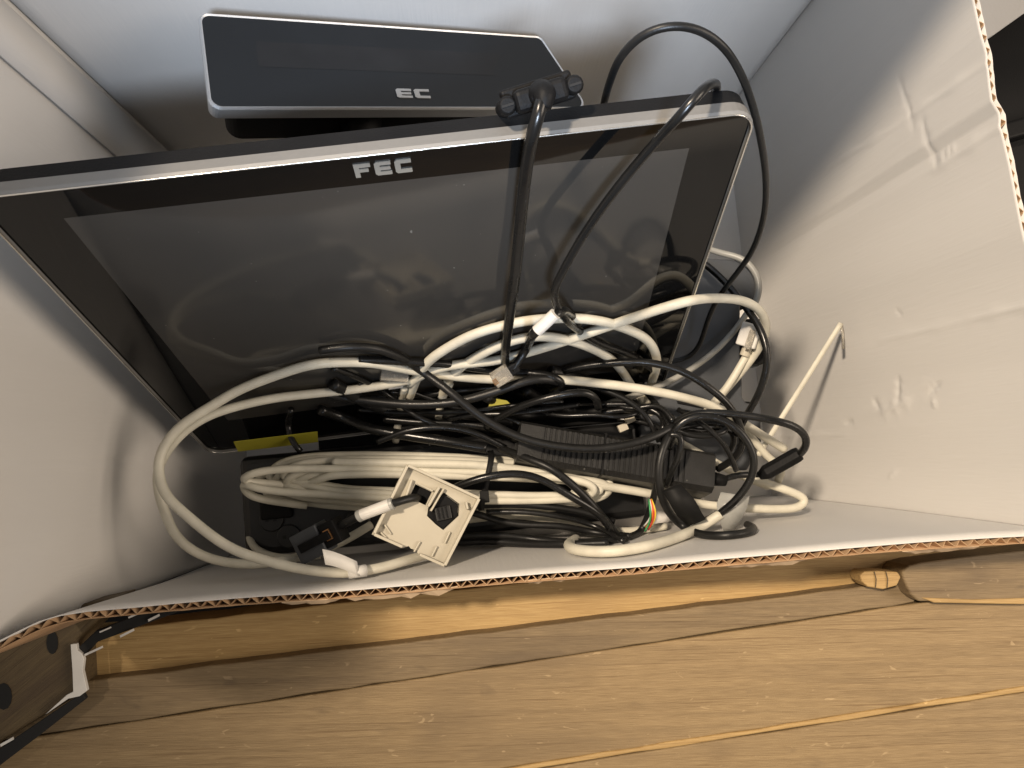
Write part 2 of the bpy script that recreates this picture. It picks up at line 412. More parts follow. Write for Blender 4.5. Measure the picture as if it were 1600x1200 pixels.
# frame ring: outer side, thin front lip, inner lip
loft('silver_frame', [rl(.0002,-.0066,.012), rl(0,-.001,.012), rl(.0009,.0006,.0112), rl(.0019,-.0012,.0102), rl(.0019,-.0066,.0102)], 'silver', mon, close=True)
loft('frame_lip', [rl(.0006,.00065,.0115), rl(.0011,.0011,.011), rl(.0018,.00055,.0103), rl(.0011,.0003,.011)], 'silver_edge', mon, close=True, smooth=True)
loft('rear_housing', [rl(.0005,-.0068,.012), rl(.0009,-.0150,.012), rl(.012,-.024,.014), rl(.03,-.036,.02), rl(.05,-.042,.02)], 'black_plastic', mon, cap0=True, cap1=True)
# glass border and display
def uvm(px, py):
    p = onmon(px, py)-MO; return p.dot(MU), p.dot(MV)
dl, dt = uvm(105, 352); dr, dt2 = uvm(1080, 226); dt = (dt+dt2)/2; db = .048
dl = dl+.000
inner = [(dr, db), (dr, dt), (dl, dt), (dl, db)]
outer = [(MW-.0034, .0034), (MW-.0034, MH-.0034), (.0034, MH-.0034), (.0034, .0034)]
rc = rrect(MW-.0040, MH-.0040, .010, x=.0020, y=.0020)     # starts bottom right
nq = len(rc)//4
vs = [mp(x, y, -.0012) for x, y in rc]+[mp(x, y, -.0012) for x, y in inner]
N0 = len(rc); fs = []
for c in range(4):
    for k in range(nq-1): fs.append((c*nq+k, c*nq+k+1, N0+c))
    fs.append((c*nq+nq-1, ((c+1)*nq) % N0, N0+(c+1) % 4, N0+c))
meshobj('glass_border', vs, fs, 'glass_black', mon)
meshobj('display', [mp(x, y, -.0012) for x, y in inner], [(0,1,2,3)], 'display_film', mon)
GL = {'f': [(0,0),(.3,0),(.3,.38),(.85,.38),(.85,.6),(.3,.6),(.3,.74),(1,.74),(1,1),(0,1)],
      'e': [(.12,0),(1,0),(1,.24),(.32,.24),(.32,.38),(.95,.38),(.95,.6),(.32,.6),(.32,.76),(1,.76),(1,1),(.12,1),(0,.88),(0,.12)],
      'c': [(.12,0),(1,0),(1,.26),(.34,.26),(.34,.74),(1,.74),(1,1),(.12,1),(0,.88),(0,.12)]}
a0, b0 = uvm(556, 277); a1, b1 = uvm(645, 269); _, btop = uvm(553, 257)
lw = (a1-a0); lh = btop-b0; b0 -= .0010
for i, ch in enumerate('fec'):
    ww = lw*.29; ox = a0+i*lw*.355
    prism('letter_'+ch, [mp(ox+x*ww+y*lh*.0, b0+y*lh, -.0011) for x, y in GL[ch]], MN*.0006, 'logo_silver', mon)
# stand behind
obox('stand_neck', mp(MW*.5, MH*.42, -.065), MU*.04, MV*.06, MN*.024, 'black_plastic', mon, .006)
nk = mp(MW*.5, MH*.25, -.075)
obox('stand_column', V((nk.x, nk.y, (nk.z+FZ)/2)), V((.045, 0, 0)), V((0, .018, 0)), V((0, 0, (nk.z-FZ)/2)), 'black_plastic', mon, .006)
obox('stand_foot', V((nk.x-.01, .06, FZ+.012)), V((.10, 0, 0)), V((0, .07, 0)), V((0, 0, .011)), 'black_plastic', mon, .004)

# ------------------------------------------------------------------ customer display behind the monitor
c0 = at(309, 19, y=.2515); c1 = at(845, 56, y=.280)
nrm = (c1-c0).cross(V((0, .985, -.17))).normalized()
if nrm.z < 0: nrm = -nrm
def onpl(px, py, off=0):
    d = towld(ray(px, py)); o = c0+nrm*off; return CAMP+d*((o-CAMP).dot(nrm)/d.dot(nrm))
dTL, dTR, dBR, dBL = onpl(309, 19), onpl(845, 56), onpl(921, 170), onpl(327, 170)
CU = (dTR-dTL).normalized(); CVv = CU.cross(nrm)*-1; 
if CVv.dot(dTL-dBL) < 0: CVv = -CVv
def cl(p): d = p-dBL; return d.dot(CU), d.dot(CVv)
def cp(a, b, c=0): return dBL+CU*a+CVv*b+nrm*c
quad = [cl(dBL), cl(dBR), cl(dTR), cl(dTL)]
def round_poly(Q, r, n=6, ins=0):
    out = []; m_ = len(Q); Q = [V(q_) for q_ in Q]
    cen = sum(Q, V((0, 0)))/m_
    for i in range(m_):
        p, a, b = Q[i], Q[i-1], Q[(i+1) % m_]
        da = (a-p).normalized(); db_ = (b-p).normalized(); h = (da+db_).normalized()
        ang = math.acos(max(-1, min(1, da.dot(db_))))/2
        p = p+h*(ins/math.sin(ang))
        t = r/math.tan(ang); c = p+h*(r/math.sin(ang)); s0 = p+da*t-c; s1 = p+db_*t-c
        A0 = math.atan2(s0.y, s0.x); A1 = math.atan2(s1.y, s1.x)
        while A1-A0 > math.pi: A1 -= 2*math.pi
        while A1-A0 < -math.pi: A1 += 2*math.pi
        for k in range(n+1): a_ = A0+(A1-A0)*k/n; out.append((c.x+r*math.cos(a_), c.y+r*math.sin(a_)))
    return out
cd = empty('customer_display', cp(.1, 0, -.05), 'black customer display with EC logo standing behind the monitor', 'display')
def ql(ins, c, r=.006): return [(x, y, c) for x, y in round_poly(quad, r, ins=ins)]
loft('silver_rim', [ql(.0012,-.011,.005), ql(0,-.001), ql(.0008,.0004,.0055), ql(.0016,-.0002,.005), ql(.003,-.011,.004)], 'cool_silver', cd, close=True, F=cp)
loft('front_face', [ql(.0017,-.003,.005), ql(.0017,-.0002,.005)], 'vfd_face', cd, cap0=True, cap1=True, F=cp)
loft('rear_shell', [ql(.0015,-.0112,.005), ql(.0105,-.020,.008), ql(.018,-.060,.008)], 'black_plastic', cd, cap0=True, cap1=True, F=cp)
meshobj('display_window', [onpl(x, y, -.00008) for x, y in ((404, 104), (770, 118), (782, 84), (399, 64))], [(0,1,2,3)], 'vfd_window', cd)
e0, e1 = cl(onpl(621, 153)), cl(onpl(673, 154)); et = cl(onpl(621, 139))[1]
for i, ch in enumerate('ec'):
    ww = (e1[0]-e0[0])*.46; ox = e0[0]+i*(e1[0]-e0[0])*.54
    prism('letter_'+ch, [cp(ox+x*ww, e0[1]+y*(et-e0[1]), -.0001) for x, y in GL[ch]], nrm*.0006, 'logo_grey', cd)
v_, f_ = sweep([cp(.10, .02, -.03), cp(.10, .005, -.05), V((cp(.1, 0, -.05).x, cp(.1, 0, -.05).y, FZ+.01))], .012, 20)
meshobj('support_pole', v_, f_, 'black_plastic', cd, smooth=True)
pb = cp(.1, 0, -.05)
obox('foot', V((pb.x, pb.y-.02, FZ+.012)), (.06, 0, 0), (0, .045, 0), (0, 0, .009), 'black_plastic', cd, .003)

# ------------------------------------------------------------------ cables
def place(e, r):
    if len(e) == 4:                       # (px, py, 'm', offset) in front of the screen, 'b' free, 'f' fixed height
        if e[2] == 'm': return onmon(e[0], e[1], e[3])
        return at(e[0], e[1], z=e[3])
    z = e[2]; p = at(e[0], e[1], z=z)
    for _ in range(70):
        if inside(p, r) and not behind_mon(p, r): break
        z += .0025; p = at(e[0], e[1], z=z)
    return p
def cable(name, path, r, m, parent=None, label=None, cat='cable', group=None, seg=12, raw=False):
    pts = [V(p) if isinstance(p, V) else place(p, r) for p in path]
    sp = crom(pts); sp = smoothz(sp, 8)
    v, f = sweep(sp, r, seg)
    o = meshobj(name, v, f, m, parent, smooth=True)
    if label: tag(o, label, cat, group)
    return o, sp
def sleeve(name, a, b, r, m, parent):
    a, b = V(a), V(b); v, f = sweep([a, lerp(a, b, .02), lerp(a, b, .5), lerp(a, b, .98), b], r, 16); return meshobj(name, v, f, m, parent, smooth=False)
def frame(d, up=(0, 0, 1)):
    d = V(d).normalized(); s_ = d.cross(V(up)).normalized(); return d, s_, s_.cross(d)
WR, BK = .0031, .0026

# --- objects under the cables first
# dark grey slab at the right
gz = .045
gs = empty('grey_terminal', (.2, .08, 0), 'flat dark grey plastic device lying beside the right box wall', 'device')
gp = [(1035,430),(1060,410),(1090,402),(1150,406),(1172,418),(1182,440),(1180,470),(1157,478),(1157,560),(1187,566),(1188,572),(1160,576),(1160,620),(1166,630),(1189,632),(1190,690),(1168,735),(1000,735),(1000,640)]
gp3 = [at(x, y, z=gz+(640-y)*.00004) for x, y in gp]
gp3 = [V((min(p.x, .2965), p.y, p.z)) for p in gp3]
prism('top_shell', gp3, (0, 0, -.012), 'grey_device', gs, .0015)
cen = sum(gp3, V((0, 0, 0)))/len(gp3)
prism('bottom_shell', [V((cen.x+(p.x-cen.x)*.93, cen.y+(p.y-cen.y)*.93, .012*0+p.z-.0122)) for p in gp3], (0, 0, -.155), 'black_plastic', gs, .002)
a, b = at(1058, 628, z=gz+.0005), at(1160, 648, z=gz+.0005)
for k in range(3):
    o_ = V((0, -.006*k, 0)); obox('groove_bar', (a+b)/2+o_, (b-a)/2, V((0, .0012, 0)), V((0, 0, .0012)), 'black_plastic', gs, .0005)
obox('side_module', at(1172, 535, z=gz+.006), V((.0075, -.0005, 0)), V((0, .017, 0)), V((0, 0, .006)), 'black_plastic', gs, .0012)
# black device at lower left
bd = empty('black_device', (-.11, .0, 0), 'black plastic device with yellow label buried under the white coil', 'device')
bx0, bx1 = at(374, 760, z=.04).x, at(1010, 760, z=.04).x
obox('body', V(((bx0+bx1)/2, -.026, .0205)), V(((bx1-bx0)/2, 0, 0)), V((0, .036, 0)), V((0, 0, .0195)), 'black_gloss', bd, .006)
for sx, sy in ((425, 812), (452, 838), (560, 812)):
    c_ = at(sx, sy, z=.0405); v_, f_ = sweep([c_-V((0,0,.004)), c_, c_+V((0,0,.0022)), c_+V((0,0,.0026))], lambda t: .0085 if t < .9 else .0076, 22); k_ = meshobj('socket', v_, f_, 'black_gloss', bd, smooth=False, bevel=.0004)
    for g_ in (-1, 1): obox('socket_hole', c_+V((.0028*g_, 0, .0026)), V((.0012, 0, 0)), V((0, .0012, 0)), V((0, 0, .0003)), 'dark_ground', k_)
bxa, bxb = at(1010, 760, z=.04).x, at(1118, 740, z=.04).x
obox('dark_side_filler', V(((bxa+bxb)/2, -.008, .0175)), V(((bxb-bxa)/2-.0005, 0, 0)), V((0, .022, 0)), V((0, 0, .0165)), 'black_plastic', bd, .004)  # invented block, added to blacken the gap beneath the adapter
obox('dark_filler', V((.06, .0145, -.057)), V((.11, 0, 0)), V((0, .004, 0)), V((0, 0, .076)), 'black_plastic', bd, .001)  # added black slab filling the dark gap below the screen
obox('rocker_switch', at(432, 795, z=.042), V((.011, 0, 0)), V((0, .007, 0)), V((0, 0, .0035)), 'black_plastic', bd, .0015)
prism('yellow_label', [onmon(365, 690, .012), onmon(372, 705, .012), onmon(497, 690, .012), onmon(496, 674, .012)], MN*.0004, 'yellow', bd)
yl = [at(762, 637, z=.062), at(770, 622, z=.062), at(792, 626, z=.062), at(800, 634, z=.062), at(780, 640, z=.062)]
tag(prism('yellow_sticker', yl, (0, 0, .0006), 'yellow'), 'small bright yellow sticker under the black cables in the middle', 'sticker')
yl = [at(695, 598, z=.058), at(703, 588, z=.058), at(762, 594, z=.058), at(745, 600, z=.058)]
tag(prism('yellow_card', yl, (0, 0, .0006), 'yellow'), 'dull yellow strip below the clear telephone plug', 'strip')

# power adapter
ad = empty('power_adapter', at(960, 715, z=.03), 'black ribbed laptop-style power adapter with plug lying on the pile', 'adapter')
pa, pb_, pc = at(816, 655, z=.082), at(1119, 706, z=.082), at(806, 716, z=.082)
ex = pb_-pa; L_ = ex.length; ex.normalize(); ey = (pc-pa); ey = (ey-ex*ey.dot(ex)); Wd = ey.length*1.05; ey.normalize(); ez = ex.cross(ey); ez = ez if ez.z > 0 else -ez
tilt = Matrix.Rotation(math.radians(-14), 3, ex); ey = tilt @ ey; ez = tilt @ ez
vs, fs = [], []; nR = 27; prof = []
x = 0
prof.append((0, 0))
r0, r1 = .12*L_, .86*L_; st = (r1-r0)/nR
for k in range(nR):
    xx = r0+k*st; prof += [(xx, 0), (xx+.0002, -.0011), (xx+st*.42, -.0011), (xx+st*.42+.0002, 0)]
prof.append((L_, 0))
for (x, h) in prof:
    for (w, d) in ((.02, 0), (.06, .001), (.94, .001), (.98, 0)): pass
sect = []
def adp(x, y, z): return pa+ex*x+ey*y+ez*z
for (x, h) in prof:
    vs += [adp(x, 0, -.0045), adp(x, .0030, h), adp(x, Wd-.003, h), adp(x, Wd, -.0045), adp(x, Wd, -.032), adp(x, 0, -.032)]
n6 = 6
for i in range(len(prof)-1):
    for k in range(n6):
        a_ = i*n6+k; b_ = i*n6+(k+1) % n6; fs.append((a_, b_, b_+n6, a_+n6))
fs.append(tuple(range(n6))); fs.append(tuple((len(prof)-1)*n6+k for k in range(n6)))
meshobj('body', vs, fs, 'adapter', ad)
obox('led_window', adp(L_*.43, Wd*.42, .0002), ex*.0016, ey*.0016, ez*.0004, 'clear_plastic', ad, .0002)
obox('seam_band', adp(L_*.432, Wd*.5, -.0155), ex*.0008, ey*(Wd*.5+.0006), ez*.0150, 'black_plastic', ad, .0003)
sr0 = adp(L_, Wd*.55, -.014)
v_, f_ = sweep([sr0-ex*.003, sr0+ex*.006, sr0+ex*.013], lambda t: .0058-.002*t, 16); meshobj('strain_relief', v_, f_, 'black_plastic', ad, smooth=True)
o_, sp = cable('power_lead', [sr0+ex*.01, (1150,742,.072), (1175,742,.075), (1192,741,.078)], .0022, 'black_cable', ad)
q0, q1 = at(1194, 740, z=.080), at(1250, 708, z=.092)
d_, s_, t_ = frame(q1-q0)
Ln = (q1-q0).length
v_, f_ = sweep([q0-d_*.004, q0+d_*.002, q0+d_*.006, q0+d_*Ln*.5, q1-d_*.003, q1], lambda t: (.0034 if t < .15 else .0068 if t < .95 else .006), 8, .8, up=s_); meshobj('inline_plug', v_, f_, 'black_plastic', ad, bevel=.0006)

# --- white coil
cw = empty('white_cable_coil', at(670, 755, z=.05), 'thick coil of white cable tied with a black strap at the front', 'cable')
rnd = random.Random(3)
pts = []
#        left  right  top  bottom  z
TURN = [(420, 940, 716, 792, .052), (432, 952, 722, 786, .060), (447, 930, 733, 781, .066), (418, 905, 712, 790, .056), (470, 958, 738, 775, .070),
        (400, 918, 727, 796, .050), (495, 944, 742, 770, .072), (440, 960, 719, 784, .064), (376, 935, 736, 780, .076)]
for k, (xl_, xr_, yt_, yb_, zz) in enumerate(TURN):
    cx, aa, cy, hb = (xl_+xr_)/2, (xr_-xl_)/2, (yt_+yb_)/2, (yb_-yt_)/2
    for j in range(16):
        t = 2*math.pi*(j/16)+math.pi
        c, s2 = math.cos(t), math.sin(t)
        xx = cx+aa*math.copysign(abs(c)**.66, c); yy = cy+hb*math.copysign(abs(s2)**.8, s2)+(xx-672)*.03+rnd.uniform(-1.2, 1.2)
        pts.append((xx, yy, zz+.003*math.sin(t*2+k)+(.004 if s2 < 0 else 0)))
pts += [(378,752,.074),(384,772,.068),(420,782,.062),(480,790,.056)]
sp3 = [place(p, WR) for p in pts]
sp = smoothz(crom(sp3), 10)
v_, f_ = sweep(sp, .0027, 10); meshobj('coiled_cable', v_, f_, 'white_cable', cw, smooth=True)
# tail sweeping to the right and back
cable('cable_tail', [(520,722,.074),(640,724,.078),(760,728,.078),(860,742,.076),(930,757,.074),(1003,769,.070),(1099,788,.062),(1194,795,.055),(1250,792,.052),(1262,781,.052),(1240,770,.052),(1200,756,.050),(1165,745,.046)], WR, 'white_cable', cw)
sa, sb = at(768, 714, z=.085), at(752, 790, z=.082)
ribbon('strap', smoothz(crom([sa+V((0,.004,-.012)), sa, lerp(sa, sb, .5)+V((0,0,.005)), sb, sb+V((0,-.004,-.012))], .003), 2), (1, 0, 0), .0042, 'tape_black', cw, .0008)
obox('strap_buckle', at(757, 776, z=.089), V((.003,0,0)), V((0,.004,0)), V((0,0,.002)), 'tape_black', cw, .0006)

# --- white cables
wl = empty('white_looped_cable', at(250, 735, z=.1), 'long white cable looping against the left wall with paper tag at front', 'cable')
_, spW = cable('cable_run', [(1226,702,.060),(1178,672,.070),(1124,639,.082),(1067,621,.090),(1003,608,.094),(927,598,.096),(850,592,.096),(775,593,.094),(700,587,.095),(640,578,.100),(580,567,.104),(535,566,.106),(490,569,.108),(430,587,.112),(370,611,.116),(325,638,.120),(280,668,.122),(253,703,.124),(247,736,.126),(257,771,.128),(289,803,.130),(340,844,.130),(370,861,.130),(430,880,.130),(490,892,.130),(544,895,.130),(595,887,.120),(640,874,.105),(690,860,.085)], WR, 'white_cable', wl)
pt = at(546, 894, z=.139)
v_, f_ = sweep([at(545, 895, z=.131), at(558, 893, z=.131), at(572, 891, z=.129)], WR*1.18, 14); meshobj('paper_wrap', v_, f_, 'paper_label', wl, smooth=True)
ribbon('paper_tag', crom([at(560, 889, z=.134), at(540, 880, z=.138), at(520, 873, z=.141), at(506, 870, z=.144)], .003), V((-.1,.97,.1)), .0095, 'paper_label', wl)
w2 = empty('white_patch_cable', at(300, 660, z=.1), 'white cable with clear plug end lying below the left loop', 'cable')
_, sp2 = cable('cable_run', [(640,594,.088),(610,600,.090),(550,609,.094),(490,615,.098),(430,622,.102),(370,635,.108),(325,650,.112),(290,672,.114),(262,703,.115),(246,735,.115),(248,770,.114),(259,804,.112),(277,841,.110),(307,864,.106),(340,876,.104),(390,882,.102),(450,874,.092),(514,856,.078),(550,838,.070),(580,820,.062)], WR*.94, 'white_cable', w2)
d_, s_, t_ = frame(at(642, 594, z=.092)-at(598, 590, z=.096))
obox('clear_plug', at(616, 587, z=.098), d_*.009, s_*.004, t_*.0035, 'clear_plastic', w2, .0006)
sleeve('sleeve', at(606, 600.5, z=.0905), at(628, 597, z=.0890), .0038, 'paper_label', w2)

tag(cable('white_cable', [(640,620,.03),(652,590,.045),(668,566,.060),(690,549,.072),(738,523,.082),(777,511,.088),(817,502,.092),(855,498,.094),(896,497,.094),(935,501,.092),(974,512,.088),(1008,528,.080),(1024,551,.072),(1026,572,.064),(1017,602,.054),(1010,630,.048)], WR, 'white_cable')[0], 'outer white cable arc rising in front of the screen bottom', 'cable')
tag(cable('white_cable', [(690,620,.03),(702,592,.044),(722,572,.058),(764,547,.066),(804,531,.070),(843,525,.074),(882,530,.076),(922,543,.074),(956,562,.068),(974,583,.060),(987,603,.054),(1008,630,.046),(1020,655,.040)], WR, 'white_cable')[0], 'inner white cable arc nested under the outer arc', 'cable')
tag(cable('white_cable', [(640,600,.05),(660,585,.062),(690,574,.074),(728,568,.080),(777,563,.085),(830,549,.090),(882,533,.096),(935,515,.100),(987,497,.108),(1040,480,'m',.009),(1068,472,'m',.009),(1117,466,.128),(1157,469,.116),(1183,481,.104),(1196,500,.092),(1196,520,.080),(1186,543,.070),(1170,566,.062),(1144,597,.056),(1117,628,.054),(1095,655,.050)], WR, 'white_cable')[0], 'white cable crossing diagonally up to the right wall above the grey device', 'cable')
rj = empty('white_network_lead', at(1165, 545, z=.06), 'white network lead ending in a clear plug on the grey device', 'cable')
cable('cable_run', [(1172,546,.066),(1160,566,.064),(1146,590,.062),(1128,616,.058),(1110,640,.052),(1098,660,.046)], .0027, 'white_cable', rj)
d_, s_, t_ = frame(at(1180, 508, z=.072)-at(1165, 552, z=.066))
s_ = (s_+t_*.5).normalized(); t_ = s_.cross(d_)
obox('plug', at(1171, 524, z=.072), d_*.0085, s_*.0070, t_*.0048, 'paper_label', rj, .0012)
obox('latch', at(1172, 530, z=.079), d_*.007, s_*.0022, t_*.0006, 'clear_plastic', rj, .0003)
sleeve('boot', at(1169, 541, z=.068), at(1163, 556, z=.066), .0036, 'white_plastic', rj)
tag(cable('grey_cable', [(1172,482,.062),(1160,500,.062),(1144,521,.062),(1117,549,.062),(1078,578,.062),(1039,599,.064),(986,620,.064),(950,630,.058)], .0022, 'grey_cable')[0], 'thin grey cable slanting across the grey device', 'cable')
tag(cable('grey_cable', [(1095,385,'f',.040),(1128,396,'f',.052),(1160,404,'f',.058),(1180,424,'f',.060),(1187,446,'f',.060),(1183,468,'f',.060),(1172,490,'f',.056)], .0024, 'grey_cable')[0], 'grey cable curled round the rear corner of the grey device', 'cable')
tag(cable('white_cable', [(1030,668,.048),(1060,690,.052),(1100,712,.052),(1140,735,.050),(1180,752,.046),(1200,760,.040)], WR*.9, 'white_cable')[0], 'white cable passing behind the ribbed adapter end', 'cable')
tag(cable('white_cable', [(1150,655,.058),(1180,690,.056),(1200,715,.054),(1225,735,.05),(1215,752,.046)], WR*.9, 'white_cable')[0], 'short white cable bend beside the inline plug', 'cable')
tag(cable('white_cable', [(1126,803,.090),(1100,820,.088),(1067,836,.086),(1003,855,.084),(950,862,.080),(905,860,.070),(888,852,.060),(900,842,.052)], WR*1.1, 'white_cable')[0], 'white cable lying along the front wall below the coloured wires', 'cable')
tag(cable('white_cable', [(730,812,.046),(800,805,.048),(860,812,.05),(920,826,.052),(980,830,.05),(1040,822,.046)], WR*.9, 'white_cable')[0], 'white cable half hidden under the black wires by the wall plate', 'cable')
tag(cable('white_cable', [(392,800,.02),(388,825,.030),(396,855,.044),(420,868,.048),(460,872,.05),(500,868,.052)], .0026, 'white_cable')[0], 'dim white cable at the front left floor corner', 'cable')
for i, (pth, lb_) in enumerate([([(632,605,.060),(625,640,.05),(618,690,.042)], 'leftmost of two short white strands below the clear plug'), ([(703,600,.062),(690,625,.056),(684,660,.046)], 'right one of two short white strands below the clear plug')]):
    tag(cable('white_strand', pth, .0026, 'white_cable')[0], lb_, 'cable')
# cable tie
tie = empty('white_cable_tie', at(1240, 620, z=.09), 'thin white cable tie sticking up against the right wall', 'cable tie')
te0, te1 = at(1184, 712, z=.055), at(1314, 505, x=.297); tp = [te0, lerp(te0, te1, .33), lerp(te0, te1, .66), te1]
ribbon('strip', crom(tp, .004), V((.85, -.5, .1)).normalized(), .0036, 'white_cable', tie, .0011)
ribbon('tip', [te1, at(1317, 520, x=.2975), at(1318, 545, x=.298)], V((1, 0, .1)).normalized(), .0022, 'clear_plastic', tie, .0006)

# --- monitor signal cable with plug on top edge
vg = empty('signal_cable', at(845, 150, z=.27), 'black signal cable with thumbscrew plug hanging over the monitor top edge', 'cable')
vc = onpl(850, 148, .0) ; vtop = at(846, 148, z=.292)
d_ = V((.97, .22, .06)).normalized(); t_ = V((-.05, -.35, .93)); t_ = (t_-d_*t_.dot(d_)).normalized(); s_ = t_.cross(d_)
obox('plug_shell', vtop-t_*.004, d_*.0118, s_*.0048, t_*.0062, 'black_plastic', vg, .0026)
obox('plug_flange', vtop-t_*.009+s_*.001, d_*.0160, s_*.0060, t_*.0030, 'black_plastic', vg, .0015)
for sg in (-1, 1):
    c_ = vtop+d_*.0150*sg-t_*.0055; v_, f_ = sweep([c_-t_*.010, c_+t_*.002, c_+t_*.0045, c_+t_*.006], lambda t: (.0040 if t < .9 else .0032), 14); k_ = meshobj('thumbscrew', v_, f_, 'black_plastic', vg, smooth=False, bevel=.0005)
    obox('screw_slot', c_+t_*.0061, d_*.0026, s_*.0005, t_*.0003, 'dark_ground', k_)
v_, f_ = sweep(crom([vtop+t_*.001, vtop+t_*.006-s_*.001, at(848, 170, z=.297)], .001), lambda t: .0062-.0028*t, 16); meshobj('strain_relief', v_, f_, 'black_plastic', vg, smooth=True)
cable('cable_run', [vtop+t_*.004, at(847, 158, z=.300), at(836, 195, z=.296), (826,240,'m',.010), (818,300,'m',.011), (812,360,'m',.012), (805,430,'m',.014), (797,490,'m',.016), (790,542,'m',.012), (789,575,.060), (788,600,.045)], .0029, 'black_cable', vg)

tag(cable('black_cable', [at(1116,150,z=.262), at(1120,134,z=.276), at(1112,131,z=.291), at(1092,146,z=.305), (1060,184,'m',.014), (1030,216,'m',.012), (1000,250,'m',.013), (950,312,'m',.015), (905,378,'m',.018), (879,425,'m',.021), (866,452,'m',.022), (868,474,'m',.022), (882,496,'m',.021), (906,518,.088), (935,536,.080), (987,556,.072), (1030,585,.062)], .0022, 'black_cable')[0], 'glossy scuffed black cable coming over the monitor top near its right corner', 'cable')
tag(cable('black_cable', [at(938,205,z=.16), at(944,160,z=.245), at(955,122,z=.275), at(972,85,z=.295), at(1002,54,z=.305), at(1044,40,z=.310), at(1090,45,z=.308), at(1128,70,z=.302), at(1156,112,z=.290), at(1176,165,z=.272), at(1190,225,z=.248), at(1197,290,z=.215), at(1192,345,z=.185), at(1172,398,z=.152), at(1141,440,z=.128), at(1122,466,z=.112), at(1106,500,z=.094), at(1096,532,z=.078), at(1082,555,z=.068), at(1052,565,z=.064), at(999,562,z=.064), at(962,545,z=.07), at(935,520,z=.078), at(905,500,z=.083)], .0018, 'black_cable_matte')[0], 'black cable rising in a tall loop over the monitor right corner', 'cable')
tag(cable('black_cable', [at(1070,390,z=.07), (1107,417,'f',.078), (1138,446,'f',.086), (1165,480,'f',.098), (1188,514,'f',.108), (1199,550,'f',.110), (1196,585,'f',.106), (1183,621,'f',.098), (1168,646,'f',.090), (1150,680,'f',.080)], .0025, 'black_cable')[0], 'black cable curving down along the right side of the grey device', 'cable')
tag(cable('black_cable', [(840,600,.074),(872,583,.084),(909,573,.092),(960,567,.100),(1012,566,.104),(1065,580,.106),(1104,603,.106),(1138,632,.102),(1156,665,.096),(1160,696,.088),(1142,721,.078),(1121,733,.070)], .0026, 'black_cable')[0], 'black cable arching over the bright white strand to the adapter end', 'cable')
tag(cable('black_cable', [(500,548,.046),(535,543,.064),(580,543,.082),(625,558,.096),(659,580,.106),(699,609,.110),(725,631,.110),(751,651,.108),(777,667,.106),(817,685,.106),(869,697,.106),(935,701,.106),(987,693,.106),(1027,680,.104),(1052,666,.100)], .0027, 'black_cable_matte')[0], 'black cable sweeping diagonally over the white strands and across the adapter', 'cable')
tag(cable('black_cable', [(560,562,.060),(595,563,.072),(646,566,.084),(700,569,.090),(738,575,.094),(777,580,.096),(830,583,.100),(864,588,.102),(880,597,.100),(876,606,.09),(860,610,.08)], .0026, 'black_cable')[0], 'shiny black cable running level behind the clear telephone plug', 'cable')
tag(cable('black_cable', [(512,617,.072),(530,620,.076),(580,627,.084),(640,632,.090),(700,630,.095),(740,622,.099),(777,611,.103),(817,597,.105),(846,591,.104),(875,597,.096)], .0030, 'black_cable_matte')[0], 'thick black lead with blunt end under the left white strands', 'cable')
tag(cable('black_cable', [(560,640,.060),(620,645,.064),(672,645,.068),(725,643,.072),(780,637,.076),(830,630,.08),(880,628,.08)], .0018, 'black_cable')[0], 'thin shiny black wire level with the yellow sticker', 'cable')
tag(cable('black_cable', [(760,668,.068),(777,655,.078),(804,639,.088),(843,625,.098),(882,616,.102),(917,613,.102),(932,621,.098),(935,637,.088)], .0026, 'black_cable')[0], 'black cable humped above the left end of the adapter', 'cable')
tag(cable('black_cable', [(500,640,.044),(535,652,.058),(580,670,.068),(640,681,.074),(700,690,.078),(760,700,.078)], .0036, 'black_cable')[0], 'thick black power lead just behind the white coil', 'cable')
tag(cable('black_cable', [(455,640,.05),(450,665,.052),(456,690,.056),(470,706,.054)], .0022, 'black_cable')[0], 'thin black wire crossing the yellow label', 'cable')
tag(cable('black_cable', [(780,700,.07),(828,718,.090),(860,731,.096),(885,750,.096),(907,769,.094),(925,788,.092),(945,812,.086),(966,838,.074)], .0026, 'black_cable_matte')[0], 'black cable falling steeply across the coil right end', 'cable')
tag(cable('black_cable', [(680,778,.085),(715,760,.098),(760,745,.104),(812,740,.104),(844,748,.103),(891,775,.100),(933,801,.094),(948,818,.088),(957,836,.078)], .0025, 'black_cable')[0], 'black cable arching from the wall plate over the coil strap', 'cable')
for pth, lb_ in [([(740,790,.066),(800,788,.068),(860,792,.07),(907,799,.07),(960,815,.07)], 'uppermost black wire in the dark tangle right of the wall plate'),
                 ([(735,800,.060),(800,818,.062),(876,822,.064),(930,832,.062),(985,838,.058)], 'black wire through the middle of the tangle right of the wall plate'),
                 ([(720,838,.058),(780,836,.060),(830,842,.060),(876,846,.058),(930,846,.056),(971,841,.056),(1003,828,.058),(1012,806,.064),(1020,782,.070),(1029,740,.085)], 'black sheathed lead with split end showing coloured wires'),
                 ([(715,848,.054),(770,846,.056),(830,850,.056),(890,850,.054),(950,848,.052)], 'lowest black wire in the tangle near the front wall')]:
    tag(cable('black_cable', pth, .0024, 'black_cable_matte')[0], lb_, 'cable')
